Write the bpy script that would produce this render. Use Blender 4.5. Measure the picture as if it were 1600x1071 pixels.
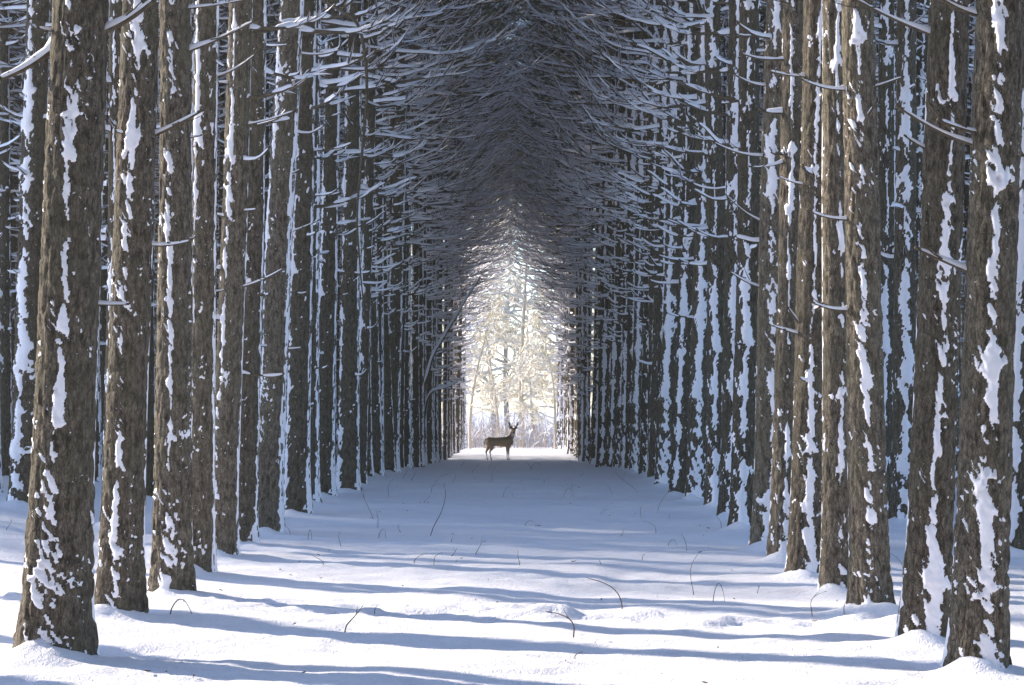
import bpy, math, random, time
import numpy as np
from mathutils import Vector, Matrix
T0 = time.time()
for o in list(bpy.data.objects):
    bpy.data.objects.remove(o, do_unlink=True)
S = bpy.context.scene
C = S.collection
R = math.radians
rnd = random.Random(11)

# ------------------------------------------------------------------ camera
F = 3003.0                      # focal length in photograph pixels (1600 wide)
HX, HY, HCAM = 800.0, 620.0, 1.45
cam = bpy.data.cameras.new('camera'); cam_o = bpy.data.objects.new('camera', cam); C.objects.link(cam_o)
cam.sensor_width = 36.0; cam.lens = 36.0 * F / 1600.0
cam.shift_y = (HY - 535.5) / 1600.0
cam.clip_start = 0.1; cam.clip_end = 3000
cam_o.location = (0, 0, HCAM); cam_o.rotation_euler = (R(90), 0, 0)
S.camera = cam_o

# ------------------------------------------------------------------ sky, sun, exposure
SUN_EL, SUN_AZ = R(24), R(26)   # low winter sun beyond the trees on the tail side of the deer
w = bpy.data.worlds.new('World'); S.world = w; w.use_nodes = True
nt = w.node_tree; nt.nodes.clear()
sky = nt.nodes.new('ShaderNodeTexSky'); sky.sky_type = 'NISHITA'; sky.sun_disc = False
sky.sun_elevation = SUN_EL; sky.sun_rotation = R(296); sky.air_density = 1.0; sky.dust_density = 0.2; sky.ozone_density = 3.3
bg = nt.nodes.new('ShaderNodeBackground'); bg.inputs['Strength'].default_value = 0.15
wo = nt.nodes.new('ShaderNodeOutputWorld')
nt.links.new(sky.outputs[0], bg.inputs[0]); nt.links.new(bg.outputs[0], wo.inputs[0])
SV = Vector((-math.cos(SUN_EL) * math.cos(SUN_AZ), math.cos(SUN_EL) * math.sin(SUN_AZ), math.sin(SUN_EL)))
sl = bpy.data.lights.new('sun', 'SUN'); sl.energy = 3.6; sl.angle = R(1.0); sl.color = (1.0, 0.90, 0.74)
so = bpy.data.objects.new('sun', sl); C.objects.link(so); so.rotation_euler = SV.to_track_quat('Z', 'Y').to_euler(); so.location = (-40, 30, 40)
S.view_settings.view_transform = 'Standard'; S.view_settings.look = 'None'
S.view_settings.exposure = 1.72; S.view_settings.gamma = 1.0; S.view_settings.use_curve_mapping = False
S.render.engine = 'CYCLES'
S.cycles.use_denoising = True
S.cycles.max_bounces = 6; S.cycles.diffuse_bounces = 5; S.cycles.glossy_bounces = 2; S.cycles.transparent_max_bounces = 4
S.cycles.volume_bounces = 0; S.cycles.use_light_tree = False
S.cycles.caustics_reflective = False; S.cycles.caustics_refractive = False
S.cycles.use_adaptive_sampling = True; S.cycles.adaptive_threshold = 0.015

# ------------------------------------------------------------------ noise in numpy
def _h(ix, iy, iz, seed):
    n = (ix.astype(np.int64) * 374761393 + iy.astype(np.int64) * 668265263 + iz.astype(np.int64) * 2147483647 + seed * 1274126177) & 0xFFFFFFFF
    n = ((n ^ (n >> 13)) * 1274126177) & 0xFFFFFFFF
    n = ((n ^ (n >> 16)) * 2246822519) & 0xFFFFFFFF
    n = n ^ (n >> 15)
    return (n & 0xFFFFFF).astype(np.float64) / 8388607.5 - 1.0
def vnoise(x, y, z, seed=0):
    x, y, z = np.broadcast_arrays(np.asarray(x, float), np.asarray(y, float), np.asarray(z, float))
    ix, iy, iz = np.floor(x), np.floor(y), np.floor(z)
    fx, fy, fz = x - ix, y - iy, z - iz
    fx = fx * fx * (3 - 2 * fx); fy = fy * fy * (3 - 2 * fy); fz = fz * fz * (3 - 2 * fz)
    r = 0
    for a in (0, 1):
        for b in (0, 1):
            for c in (0, 1):
                r = r + _h(ix + a, iy + b, iz + c, seed) * (fx if a else 1 - fx) * (fy if b else 1 - fy) * (fz if c else 1 - fz)
    return r
def fbm(x, y, z, o=4, seed=0, g=0.5):
    s, a, f = 0, 1.0, 1.0
    for k in range(o):
        s = s + a * vnoise(x * f, y * f, z * f, seed + 17 * k); a *= g; f *= 2.03
    return s

# ------------------------------------------------------------------ mesh helpers
def mesh_from(name, V, Q=None, Tn=None, mat=None, smooth=True):
    me = bpy.data.meshes.new(name)
    V = np.ascontiguousarray(V, dtype=np.float32)
    Q = np.zeros((0, 4), np.int32) if Q is None or len(Q) == 0 else np.asarray(Q, np.int32)
    Tn = np.zeros((0, 3), np.int32) if Tn is None or len(Tn) == 0 else np.asarray(Tn, np.int32)
    nl = Q.size + Tn.size
    me.vertices.add(len(V)); me.vertices.foreach_set('co', V.ravel())
    me.loops.add(nl); me.loops.foreach_set('vertex_index', np.concatenate([Q.ravel(), Tn.ravel()]).astype(np.int32))
    me.polygons.add(len(Q) + len(Tn))
    st = np.concatenate([np.arange(len(Q)) * 4, Q.size + np.arange(len(Tn)) * 3]).astype(np.int32)
    me.polygons.foreach_set('loop_start', st)
    me.polygons.foreach_set('use_smooth', np.full(len(st), smooth))
    me.update(calc_edges=True)
    if mat: me.materials.append(mat)
    return me
class MB:
    def __init__(s): s.V, s.Q, s.T, s.n = [], [], [], 0
    def add(s, V, Q=None, Tn=None):
        V = np.asarray(V, float)
        if Q is not None and len(Q): s.Q.append(np.asarray(Q, np.int64) + s.n)
        if Tn is not None and len(Tn): s.T.append(np.asarray(Tn, np.int64) + s.n)
        s.V.append(V); s.n += len(V)
    def mesh(s, name, mat, smooth=True):
        V = np.concatenate(s.V) if s.V else np.zeros((0, 3))
        return mesh_from(name, V, np.concatenate(s.Q) if s.Q else None, np.concatenate(s.T) if s.T else None, mat, smooth)
def tangents(P):
    t = np.gradient(P, axis=0); return t / (np.linalg.norm(t, axis=1, keepdims=True) + 1e-9)
_ring = {}
def ring_faces(n, m, closed=True):
    k = (n, m, closed)
    if k not in _ring:
        i = np.arange(n - 1)[:, None]; j = np.arange(m if closed else m - 1)[None, :]
        j2 = (j + 1) % m
        _ring[k] = np.stack([i * m + j, i * m + j2, (i + 1) * m + j2, (i + 1) * m + j], -1).reshape(-1, 4)
    return _ring[k]
def tube(mb, P, rad, sides=5, cap=True):
    P = np.asarray(P, float); n = len(P); T = tangents(P)
    ref = np.array([0, 0, 1.0]) if abs(T[0, 2]) < 0.85 else np.array([1.0, 0, 0])
    A = np.cross(T, ref); A /= np.linalg.norm(A, axis=1, keepdims=True) + 1e-9
    B = np.cross(A, T)
    a = np.linspace(0, 2 * np.pi, sides, endpoint=False)
    rad = np.asarray(rad, float) * np.ones(n)
    V = P[:, None] + rad[:, None, None] * (np.cos(a)[None, :, None] * A[:, None] + np.sin(a)[None, :, None] * B[:, None])
    V = V.reshape(-1, 3); Tn = None
    if cap:
        V = np.vstack([V, P[-1:] + T[-1:] * rad[-1] * 0.4]); e = len(V) - 1; b = (n - 1) * sides
        Tn = [(b + j, b + (j + 1) % sides, e) for j in range(sides)]
    mb.add(V, ring_faces(n, sides), Tn)
def snowcap(mb, P, rad, h, wide=1.1, extra=0.004, across=5):
    """A rounded ridge of snow lying on the upper side of a branch; h = its height per point."""
    P = np.asarray(P, float); n = len(P); T = tangents(P)
    A = np.cross(T, np.array([0, 0, 1.0])); l = np.linalg.norm(A, axis=1, keepdims=True); A = A / (l + 1e-6)
    B = np.cross(A, T)
    a = np.linspace(-np.pi * 0.55, np.pi * 0.55, across)
    rad = np.asarray(rad, float) * np.ones(n); h = np.asarray(h, float) * np.clip(l[:, 0], 0, 1)
    ww = np.where(h > 0.001, rad * wide + extra, rad * 0.5); hh = np.where(h > 0.001, rad + h, rad * 0.4)
    V = P[:, None] + ww[:, None, None] * np.sin(a)[None, :, None] * A[:, None] + hh[:, None, None] * np.cos(a)[None, :, None] * B[:, None]
    mb.add(V.reshape(-1, 3), ring_faces(n, across, False))
def obj(name, me, parent=None, loc=None, rot=None, sc=None):
    o = bpy.data.objects.new(name, me); C.objects.link(o)
    if parent is not None: o.parent = parent
    if loc is not None: o.location = loc
    if rot is not None: o.rotation_euler = rot
    if sc is not None: o.scale = (sc, sc, sc) if not hasattr(sc, '__len__') else sc
    return o
def tag(o, label=None, cat=None, group=None, kind=None):
    if label: o['label'] = label
    if cat: o['category'] = cat
    if group: o['group'] = group
    if kind: o['kind'] = kind
    return o

# ------------------------------------------------------------------ materials
class NB:
    def __init__(s, name):
        s.m = bpy.data.materials.new(name); s.m.use_nodes = True; s.t = s.m.node_tree; s.t.nodes.clear()
        s.out = s.n('ShaderNodeOutputMaterial'); s.p = s.n('ShaderNodeBsdfPrincipled'); s.l(s.p.outputs[0], s.out.inputs[0])
    def n(s, t, **kw):
        x = s.t.nodes.new(t)
        for k, v in kw.items():
            if hasattr(x, k): setattr(x, k, v)
            else: x.inputs[k].default_value = v
        return x
    def l(s, a, b): s.t.links.new(a, b)
    def ramp(s, src, pts):
        r = s.n('ShaderNodeValToRGB'); e = r.color_ramp.elements
        while len(e) < len(pts): e.new(0.5)
        for q, (p, c) in zip(e, pts): q.position = p; q.color = (*c, 1) if len(c) == 3 else c
        s.l(src, r.inputs[0]); return r.outputs[0]
    def coord(s, scale=(1, 1, 1), kind='Object'):
        tc = s.n('ShaderNodeTexCoord'); mp = s.n('ShaderNodeMapping'); mp.inputs['Scale'].default_value = scale
        s.l(tc.outputs[kind], mp.inputs[0]); return mp.outputs[0]
    def noise(s, vec, sc, det=3, rough=0.55):
        x = s.n('ShaderNodeTexNoise'); x.inputs['Scale'].default_value = sc; x.inputs['Detail'].default_value = det; x.inputs['Roughness'].default_value = rough
        s.l(vec, x.inputs['Vector']); return x.outputs['Fac']
    def bump(s, h, st, dist):
        b = s.n('ShaderNodeBump'); b.inputs['Strength'].default_value = st; b.inputs['Distance'].default_value = dist
        s.l(h, b.inputs['Height']); s.l(b.outputs[0], s.p.inputs['Normal'])
    def mix(s, f, a, b):
        x = s.n('ShaderNodeMix', data_type='RGBA'); s.l(f, x.inputs[0])
        for v, k in ((a, 6), (b, 7)):
            if isinstance(v, tuple): x.inputs[k].default_value = (*v, 1)
            else: s.l(v, x.inputs[k])
        return x.outputs[2]
    def math(s, op, a, b):
        x = s.n('ShaderNodeMath', operation=op)
        for v, k in ((a, 0), (b, 1)):
            if isinstance(v, (int, float)): x.inputs[k].default_value = v
            else: s.l(v, x.inputs[k])
        return x.outputs[0]
def mat_snow(name, fine=True, trans=0.0):
    b = NB(name)
    v = b.coord()
    b.p.inputs['Roughness'].default_value = 0.55; b.p.inputs['Specular IOR Level'].default_value = 0.25
    n1 = b.noise(v, 30, 3)
    b.l(b.ramp(n1, [(0.3, (0.82, 0.80, 0.87)), (0.7, (0.88, 0.855, 0.91))]), b.p.inputs['Base Color'])
    if fine:
        n2 = b.noise(v, 90, 2); b.bump(b.math('ADD', b.math('MULTIPLY', n1, 1.5), n2), 0.5, 0.012)
    if trans:      # thin snow lets the low sun shine through
        tr = b.n('ShaderNodeBsdfTranslucent'); tr.inputs[0].default_value = (.92, .90, .86, 1); mx = b.n('ShaderNodeMixShader'); mx.inputs[0].default_value = trans
        b.l(b.p.outputs[0], mx.inputs[1]); b.l(tr.outputs[0], mx.inputs[2]); b.l(mx.outputs[0], b.out.inputs[0])
    return b.m
def mat_bark(name, dark, light, moss, flecks=0.0, zs=0.36):
    b = NB(name); v = b.coord((1, 1, zs)); v1 = b.coord()
    oi = b.n('ShaderNodeObjectInfo')
    n1 = b.noise(v, 34, 4, 0.62); n2 = b.noise(v1, 2.2, 2); n3 = b.noise(v, 120, 2)
    vo = b.n('ShaderNodeTexVoronoi', feature='DISTANCE_TO_EDGE'); vo.inputs['Scale'].default_value = 52; b.l(v, vo.inputs['Vector'])
    col = b.ramp(n1, [(0.36, dark), (0.48, tuple((a + c) / 2 for a, c in zip(dark, light))), (0.64, light)])
    col = b.mix(b.math('MULTIPLY', b.ramp(n3, [(.35, (1, 1, 1)), (.6, (0, 0, 0))]), .55), col, tuple(a * .8 for a in dark))
    col = b.mix(b.ramp(n2, [(0.45, (0, 0, 0)), (0.75, (0.7, 0.7, 0.7))]), col, moss)
    edge = b.ramp(vo.outputs['Distance'], [(0.0, (1, 1, 1)), (0.09, (0, 0, 0))])
    col = b.mix(b.math('MULTIPLY', edge, 0.5), col, tuple(a * 0.55 for a in dark))
    hs = b.n('ShaderNodeHueSaturation'); b.l(col, hs.inputs['Color'])
    mr = b.n('ShaderNodeMapRange'); mr.inputs['To Min'].default_value = 0.8; mr.inputs['To Max'].default_value = 1.2
    b.l(oi.outputs['Random'], mr.inputs[0]); b.l(mr.outputs[0], hs.inputs['Value']); col = hs.outputs[0]
    if flecks:
        f1 = b.noise(v1, 38, 3, 0.6); f = b.ramp(f1, [(flecks, (0, 0, 0)), (flecks + 0.02, (1, 1, 1))])
        col = b.mix(f, col, (0.80, 0.82, 0.86))
    at = b.n('ShaderNodeAttribute', attribute_name='dust'); dn = b.noise(v1, 85, 3, .7); dn2 = b.noise(v, 34, 3, .6)
    dz = b.math('ADD', at.outputs['Fac'], b.math('ADD', b.math('MULTIPLY', b.math('SUBTRACT', dn, .5), 1.15), b.math('MULTIPLY', b.math('SUBTRACT', dn2, .5), -.9)))
    col = b.mix(b.ramp(dz, [(.50, (0, 0, 0)), (.64, (1, 1, 1))]), col, (0.80, 0.81, 0.86))
    b.l(col, b.p.inputs['Base Color'])
    b.p.inputs['Roughness'].default_value = 0.95; b.p.inputs['Specular IOR Level'].default_value = 0.15
    hgt = b.math('ADD', b.math('MULTIPLY', n1, 1.0), b.math('ADD', b.math('MULTIPLY', n3, 0.3), b.math('MULTIPLY', edge, -0.6)))
    b.bump(hgt, 0.65, 0.014)
    return b.m
def mat_plain(name, c0, c1, sc=20, rough=0.85, bump=0.3):
    b = NB(name); v = b.coord(); n1 = b.noise(v, sc, 3)
    b.l(b.ramp(n1, [(0.3, c0), (0.7, c1)]), b.p.inputs['Base Color']); b.p.inputs['Roughness'].default_value = rough
    b.p.inputs['Specular IOR Level'].default_value = 0.2
    if bump: b.bump(n1, bump, 0.01)
    return b.m
M_snow = mat_snow('snow'); M_cap = mat_snow('branch_snow', False); M_thin = mat_snow('thin_snow', False, .6)
M_bark = mat_bark('bark', (0.042, 0.034, 0.027), (0.225, 0.186, 0.148), (0.115, 0.108, 0.075), 0.77)
M_barkf = mat_bark('bark_row', (0.030, 0.024, 0.018), (0.155, 0.128, 0.100), (0.090, 0.084, 0.058), 0.71)
M_branch = mat_plain('branch_bark', (0.035, 0.028, 0.021), (0.12, 0.095, 0.068), 40)
M_needle = mat_plain('needles', (0.020, 0.032, 0.016), (0.050, 0.070, 0.032), 3, 0.6, 0)
M_twig = mat_plain('twig_bark', (0.05, 0.035, 0.028), (0.14, 0.09, 0.065), 30)
M_pale = mat_plain('pale_bark', (0.34, 0.28, 0.22), (0.62, 0.54, 0.44), 14)
M_straw_glow = mat_plain('straw_glow_twigs', (0.60, 0.51, 0.33), (0.80, 0.72, 0.52), 9, .8, 0)  # cream tone puts the warm glow of the clearing into the twig colour

# ------------------------------------------------------------------ the snow-covered ground
PY = np.array([-500, 0, 33, 38, 48, 60, 70, 80, 92, 100, 130, 260, 2500.0])
PZ = np.array([0, 0, 0, -.05, -.27, -.60, -.79, -.93, -1.03, -1.28, -1.9, -2.2, -2.2])
def gprof(y): 
    y = np.asarray(y, float)
    return (np.interp(y - 3, PY, PZ) + np.interp(y, PY, PZ) * 2 + np.interp(y + 3, PY, PZ)) / 4
TREE_XY = []          # filled before the ground mesh is made, for the mounds at the trunks
def gz0(x, y):
    x = np.asarray(x, float); y = np.asarray(y, float)
    z = gprof(y) + 0.04 * vnoise(x * 0.28, y * 0.33, 0, 3) + 0.05 * vnoise(x * 0.09, y * 0.1, 0, 5)
    z = z + 0.022 * vnoise(x * 0.8, y * 1.1, 0, 7) - 0.03
    z = z + 0.24 * np.exp(-((x + 6.4) / 1.9) ** 2) * np.exp(-((y - 14) / 14.) ** 2)
    return z
def gz(x, y): return float(gz0(x, y))

# ------------------------------------------------------------------ where the pines stand (x, y, trunk radius, lean, snow side)
LEFT = [(-2.53, 10.60, .172, .050, 2), (-2.54, 12.44, .134, .034, -6), (-2.42, 13.70, .128, .003, -14), (-2.51, 15.40, .110, .014, -34),
        (-2.59, 17.10, .122, .034, -32), (-2.60, 18.50, .125, .030, -48), (-2.56, 20.06, .152, .046, -58), (-2.61, 23.2, .15, .02, -50), (-2.72, 25.6, .14, .012, -60), (-2.72, 27.7, .145, .02, -55)]
RIGHT = [(2.45, 10.10, .138, .036, -2), (2.45, 11.40, .130, .043, -4), (2.42, 13.00, .126, -.023, -10), (2.42, 14.30, .110, .0, 8),
         (2.35, 15.40, .134, .024, -4), (2.36, 16.70, .115, .02, -8), (2.40, 18.0, .14, .017, -10), (2.49, 20.7, .135, .01, -6), (2.57, 22.6, .13, .015, 2), (2.60, 24.4, .13, -.01, -8), (2.57, 26.9, .135, .02, -5)]
def extend(row, sx, a0):
    y = row[-1][1]
    while y < 97:
        y += rnd.choice([rnd.uniform(1.25, 1.8), rnd.uniform(1.5, 2.4)])
        row.append((sx * (2.55 + rnd.uniform(-.14, .14)), y, rnd.uniform(.095, .172), rnd.gauss(.004, .016), a0 + rnd.uniform(-22, 22)))
extend(LEFT, -1, -52); extend(RIGHT, 1, -6)
INNER = []            # further rows, only where the photograph can see them: (x, y, r, lean, snow side, side, row)
def inner(sx, k, x0, step, ymin, ymax, a0):
    y = ymin + rnd.uniform(0, step)
    while y < ymax:
        x = sx * (x0 + rnd.uniform(-.3, .3))
        if abs(x) < 0.268 * y + 0.35: INNER.append((x, y, rnd.uniform(.10, .16), rnd.uniform(-.02, .025), a0 + rnd.uniform(-20, 20), sx, k))
        y += step * rnd.uniform(.8, 1.2)
INNER += [(-5.66, 22.3, .17, .028, -22, -1, 1), (-4.25, 20.4, .10, .01, -8, -1, 1), (-8.72, 33.0, .13, .0, -40, -1, 3),
          (4.44, 21.8, .14, .01, -6, 1, 1), (4.58, 17.5, .13, .012, -20, 1, 1), (4.62, 24.0, .12, .01, 0, 1, 1)]
for k, (x0, st) in enumerate([(4.75, 1.95), (6.95, 2.1), (9.2, 2.2), (11.5, 2.35)]):
    inner(-1, k + 1, x0, st, 25.5 if k == 0 else 23, 82, -50)
    inner(1, k + 1, x0, st, 25.5 if k == 0 else 19, 88, -6)
TREE_XY = [(t[0], t[1], t[2]) for t in LEFT + RIGHT + INNER]

# ground sheet: fine near the camera, coarse towards the horizon
def build_ground():
    ys = [-420, -200, -60, -20, -5, 3]; y = 6.0
    while y < 130: ys.append(y); y += max(0.035, 0.0042 * y)
    ys += [140, 155, 175, 200, 240, 300, 450]
    xs = [0.0]; x = 0.0
    while x < 40: x += max(0.045, 0.045 + 0.05 * (x - 3.4)); xs.append(x)
    xs += [60, 100, 180, 300, 430]
    xs = np.array([-v for v in xs[:0:-1]] + xs); ys = np.array(ys)
    X, Y = np.meshgrid(xs, ys); Z = gz0(X, Y)
    near = np.exp(-np.maximum(Y - 8, 0) / 30.0) * (np.abs(X) < 12)
    Z += near * 0.018 * fbm(X * 1.5, Y * 2.4, 0, 4, 21)
    Z += near * 0.010 * fbm(X * 6, Y * 8, 0, 3, 25) * np.clip(.5 + 1.2 * vnoise(X * .9, Y * .9, 0, 26), 0, 1.4)
    Z += near * 0.010 * fbm(X * 3.2, Y * 5.5, 0, 3, 28)
    # old filled-in tracks and fallen clods crossing the path
    d = np.abs(Y - (12.9 - 0.10 * X + 0.35 * vnoise(X * 0.6, 0, 0, 9)))
    Z += np.exp(-(d / 0.35) ** 2) * (np.abs(X) < 3.5) * 0.055 * fbm(X * 4, Y * 5, 1, 3, 31)
    d = np.abs(X - 0.5 - 0.25 * np.sin(Y * .5)) 
    Z += np.exp(-(d / 0.3) ** 2) * near * (-0.03) * np.clip(vnoise(X * 2.0, Y * 1.5, 5, 33), -.2, 1)
    for (tx, ty, tr) in TREE_XY:
        if ty > 48: continue
        m = (np.abs(X - tx) < 1.4) & (np.abs(Y - ty) < 1.4)
        if not m.any(): continue
        dx, dy = X[m] - tx, Y[m] - ty
        Z[m] += 0.085 * np.exp(-((dx + 0.04) ** 2 / (tr * 1.15) ** 2 + (dy + tr * 0.9) ** 2 / (tr * 1.0) ** 2)) * (1 + .5 * vnoise(X[m] * 9, Y[m] * 9, 0, 41))
        Z[m] += 0.02 * np.exp(-(dx ** 2 + dy ** 2) / 0.35)
    V = np.stack([X, Y, Z], -1).reshape(-1, 3)
    o = obj('ground', mesh_from('ground', V, ring_faces(len(ys), len(xs), False)[:, ::1], None, M_snow))
    tag(o, 'snow covered ground of the forest avenue', None, None, 'structure')
build_ground()
print('ground', time.time() - T0)

# ------------------------------------------------------------------ trunks and the snow plastered on them
def trunk_profile(r0, H, z):
    zz = np.clip(z, 0, H)
    return r0 * (0.10 + 0.93 * (1 - zz / H) ** 0.72) * (1 + 0.26 * np.exp(-np.maximum(z, -.1) / 0.22) + 0.10 * np.exp(-np.maximum(z, 0) / 1.0))
def build_trunk(seed, r0, H, hf, dzf, cols, band=0.62, amount=0.0, relief=1.0, flare=True, mat=None, dzc=0.2, collar=1.0, sway=1.0):
    rs = np.random.RandomState(seed)
    z = np.concatenate([np.arange(-0.3, hf, dzf), np.arange(hf, H, dzc), [H]]); n = len(z)
    th = np.linspace(0, 2 * np.pi, cols, endpoint=False)
    TH, Z = np.meshgrid(th, z)
    rad = trunk_profile(r0, H, Z)
    cx, sy = np.cos(TH), np.sin(TH)
    ux, uy = cx * r0, sy * r0
    rad = rad * (1 + 0.05 * vnoise(cx * 1.3, sy * 1.3, Z * 0.8, seed) + 0.07 * np.exp(-np.maximum(Z, 0) / .35) * np.cos(TH * 5 + seed))
    a = vnoise(ux * 26, uy * 26, Z * 6.5, seed + 1); a2 = vnoise(ux * 60, uy * 60, Z * 16, seed + 2)
    furrow = np.exp(-(a / 0.22) ** 2) * 0.75 + np.exp(-(a2 / 0.25) ** 2) * 0.4
    low = 1 + 0.9 * np.exp(-np.maximum(Z, 0) / 0.8)
    rb = rad - relief * 0.011 * furrow * low + relief * 0.004 * a2
    wob = 0.02 * np.stack([vnoise(z * 0.35, 0, 0, seed + 8), vnoise(z * 0.35, 4, 0, seed + 9)], -1) * np.clip(z, 0, 3)[:, None] / 3
    def pts(r): return np.stack([r * cx + wob[:, 0:1], r * sy + wob[:, 1:2], Z], -1).reshape(-1, 3)
    Q = ring_faces(n, cols)
    tm = mesh_from('trunk', pts(rb), Q, None, mat or M_bark)
    # snow: a windward band facing -y, widening above each whorl of branches
    d = (TH + np.pi / 2 + np.pi) % (2 * np.pi) - np.pi
    d = d + sway * (0.22 * vnoise(Z * 1.1, 0, 0, seed + 3) + 0.10 * vnoise(Z * 5, 0, 0, seed + 4))
    wl = []; q = 0.35 + rs.rand() * .3
    while q < hf: wl.append(q); q += rs.uniform(.36, .62)
    zq = Z + 0.07 * vnoise(cx * 2.2, sy * 2.2, Z * 2, seed + 12) + 0.02 * vnoise(cx * 9, sy * 9, Z * 9, seed + 13)
    saw = np.zeros_like(Z)
    for q in wl:
        s = rs.uniform(.15, 1.0) * collar; m = zq >= q - 0.015; dec = rs.uniform(.06, .16)
        saw = np.maximum(saw, np.where(m, s * np.exp(-np.maximum(zq - q, 0) / dec), 0))
    bw = band * (0.55 + 0.55 * vnoise(Z * 0.9, 2, 0, seed + 5)) + 0.50 * saw + 0.40 * np.exp(-np.maximum(Z, 0) / .5)
    core = np.exp(-(d / np.maximum(bw, .06)) ** 2)
    wx, wz = 0.02 * vnoise(ux * 30, uy * 30, Z * 20, seed + 14), 0.05 * vnoise(ux * 25, uy * 25, Z * 14, seed + 15)
    big = fbm((ux + wx) * 9, uy * 9, Z * 2.6, 2, seed + 6); mid = fbm((ux * .8 + uy * .35 + wx) * 32 + Z * 9, (uy * .85 - ux * .3) * 32 - Z * 7, (Z + wz) * 14 + (ux - uy) * 13, 3, seed + 7, .62)
    wind = np.clip(np.cos(d) * 1.0 + 0.25, 0, 1)
    thick = 1.15 * core + 0.54 * big + 0.64 * mid - 0.90 + amount + 0.46 * saw * wind
    flk = vnoise(ux * 60 + Z * 30, uy * 60 - Z * 24, Z * 42 + ux * 40, seed + 10) + 0.75 * vnoise(ux * 14, uy * 14, Z * 7, seed + 11)
    thick = np.maximum(thick, (flk - 1.30 + 0.34 * wind + 0.14 * np.exp(-np.maximum(Z, 0) / .7)) * 0.6 * (wind > 0))
    at = tm.attributes.new('dust', 'FLOAT', 'POINT'); at.data.foreach_set('value', np.clip(thick * .70 + .42, 0, 1).ravel().astype(np.float32))
    tt = np.clip((thick - 0.06) * 1.6, -0.5, 0.85)
    t = np.where(tt < 0, tt * 0.035, tt * (0.009 + 0.018 * saw * wind + 0.005 * mid))
    rsn = rad + t
    tf = (tt.reshape(-1)[Q].max(1) > -0.12) & (Z.reshape(-1)[Q].max(1) < hf - .05)
    Qs = Q[tf]; idx = np.unique(Qs); remap = np.zeros(n * cols, np.int64); remap[idx] = np.arange(len(idx))
    sm = mesh_from('snow_crust', pts(rsn)[idx], remap[Qs], None, M_cap)
    return tm, sm, wl

# ------------------------------------------------------------------ branches
def limb_curve(rs, L, rise, n, wob=0.04, bow=1.9):
    s = np.linspace(0, 1, n)
    x = L * s * (1 - 0.10 * s * s); z = L * (rise * s ** bow + 0.03 * np.sin(s * 5 + rs.rand() * 6) * s) - 0.02 * L * np.sin(s * np.pi)
    k = rs.uniform(-1, 1); y = L * (0.10 * k * s ** 2 + wob * 0.5 * np.sin(s * (4 + 3 * rs.rand()) + rs.rand() * 6) * s)
    return np.stack([x, y, z], -1), s
def limb_parts(rs, L, r0, rise, n=10, sides=6, twigs=8, snow_h=0.022, stub=False, wb=None, sb=None, gap=0.36):
    wb = wb or MB(); sb = sb or MB()
    P, s = limb_curve(rs, L, rise, n)
    kk = np.cumsum(rs.normal(0, .009, (n, 3)), 0) * L; P = P + (kk - kk[:1]) * np.array([.3, 1, .8])
    rad = r0 * (1 - 0.35 * s) if stub else r0 * (1 - s) ** 0.7 + 0.003
    tube(wb, P, rad, sides)
    nz = vnoise(s * L * 5, rs.rand() * 50, 0, int(rs.randint(999)))
    h = snow_h * (0.85 + 0.55 * nz + .3 * vnoise(s * L * 14, 3.1, 0, int(rs.randint(999)))) * (1 - 0.45 * s ** 2); h = np.where(nz < -1 + 2 * gap * .9, 0, h); h[0] = snow_h * 1.5; h[-1] = 0
    snowcap(sb, P, rad, h, 1.05, (0.002 + 0.25 * snow_h) * (1 - .5 * s), 5)
    for q in range(twigs):
        u = rs.uniform(.28, .97); i = u * (n - 1); i0 = int(i); p0 = P[i0] + (P[min(i0 + 1, n - 1)] - P[i0]) * (i - i0)
        big = q < 1 + L; tl = L * (rs.uniform(.28, .5) if big else rs.uniform(.10, .26)) * (1.15 - 0.5 * u); sg = rs.choice([-1, 1]); an = R(rs.uniform(25, 60)) * sg
        Td = P[min(i0 + 1, n - 1)] - P[i0]; Td = Td / (np.linalg.norm(Td) + 1e-9)
        dirv = np.array([Td[0] * math.cos(an) - Td[1] * math.sin(an), Td[0] * math.sin(an) + Td[1] * math.cos(an), Td[2] + rs.uniform(-.15, .35)])
        v = np.linspace(0, 1, 4)[:, None]
        TP = p0 + dirv * tl * v + np.array([0, 0, 1.0]) * tl * rs.uniform(-.1, .3) * v ** 2 + rs.normal(0, .02, (4, 3)) * tl * v
        tr = np.array([.0055, .0042, .003, .002]) * min(1.3, .6 + L * .4) * (1.7 if big else 1)
        tube(wb, TP, tr, 3, False)
        if rs.rand() < 0.7: snowcap(sb, TP, tr, np.array([.012, .012, .009, 0]) * (.4 + .6 * snow_h / .022), 1.2, .003 + .1 * snow_h, 3)
    return wb, sb, P
rs0 = np.random.RandomState(5)
def branch_meshes(lengths, rises, stub, snow_h, twigs):
    out = []
    for L in lengths:
        rise = rs0.uniform(*rises); r0 = (0.011 + 0.008 * min(L, 1.6)) * rs0.uniform(.85, 1.2)
        wb, sb, P = limb_parts(rs0, L, r0, rise, 8 if stub else 12, 6, int(twigs * L), snow_h, stub)
        out.append((L, wb.mesh('branch', M_branch), sb.mesh('snow_cap', M_cap)))
    return out
STUBS = branch_meshes([.12, .18, .24, .3, .38, .46, .55, .7], (.0, .25), True, .016, 1.0)
LIMBS = branch_meshes([.7, .85, 1.0, 1.15, 1.3, 1.45, 1.6, 1.8, 2.0, 2.2, 2.4, 2.6, 2.0, 2.3, 2.5, 1.5], (.0, .32), False, .028, 7)
def pick(lst, L):
    c = sorted(lst, key=lambda e: abs(e[0] - L))[:3]; return rnd.choice(c)
def limb_len(z): return float(np.interp(z, [2.4, 3.5, 5.5, 7.2, 9.0, 12.0], [.35, .6, 1.1, 1.9, 2.9, 3.4]))

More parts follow.
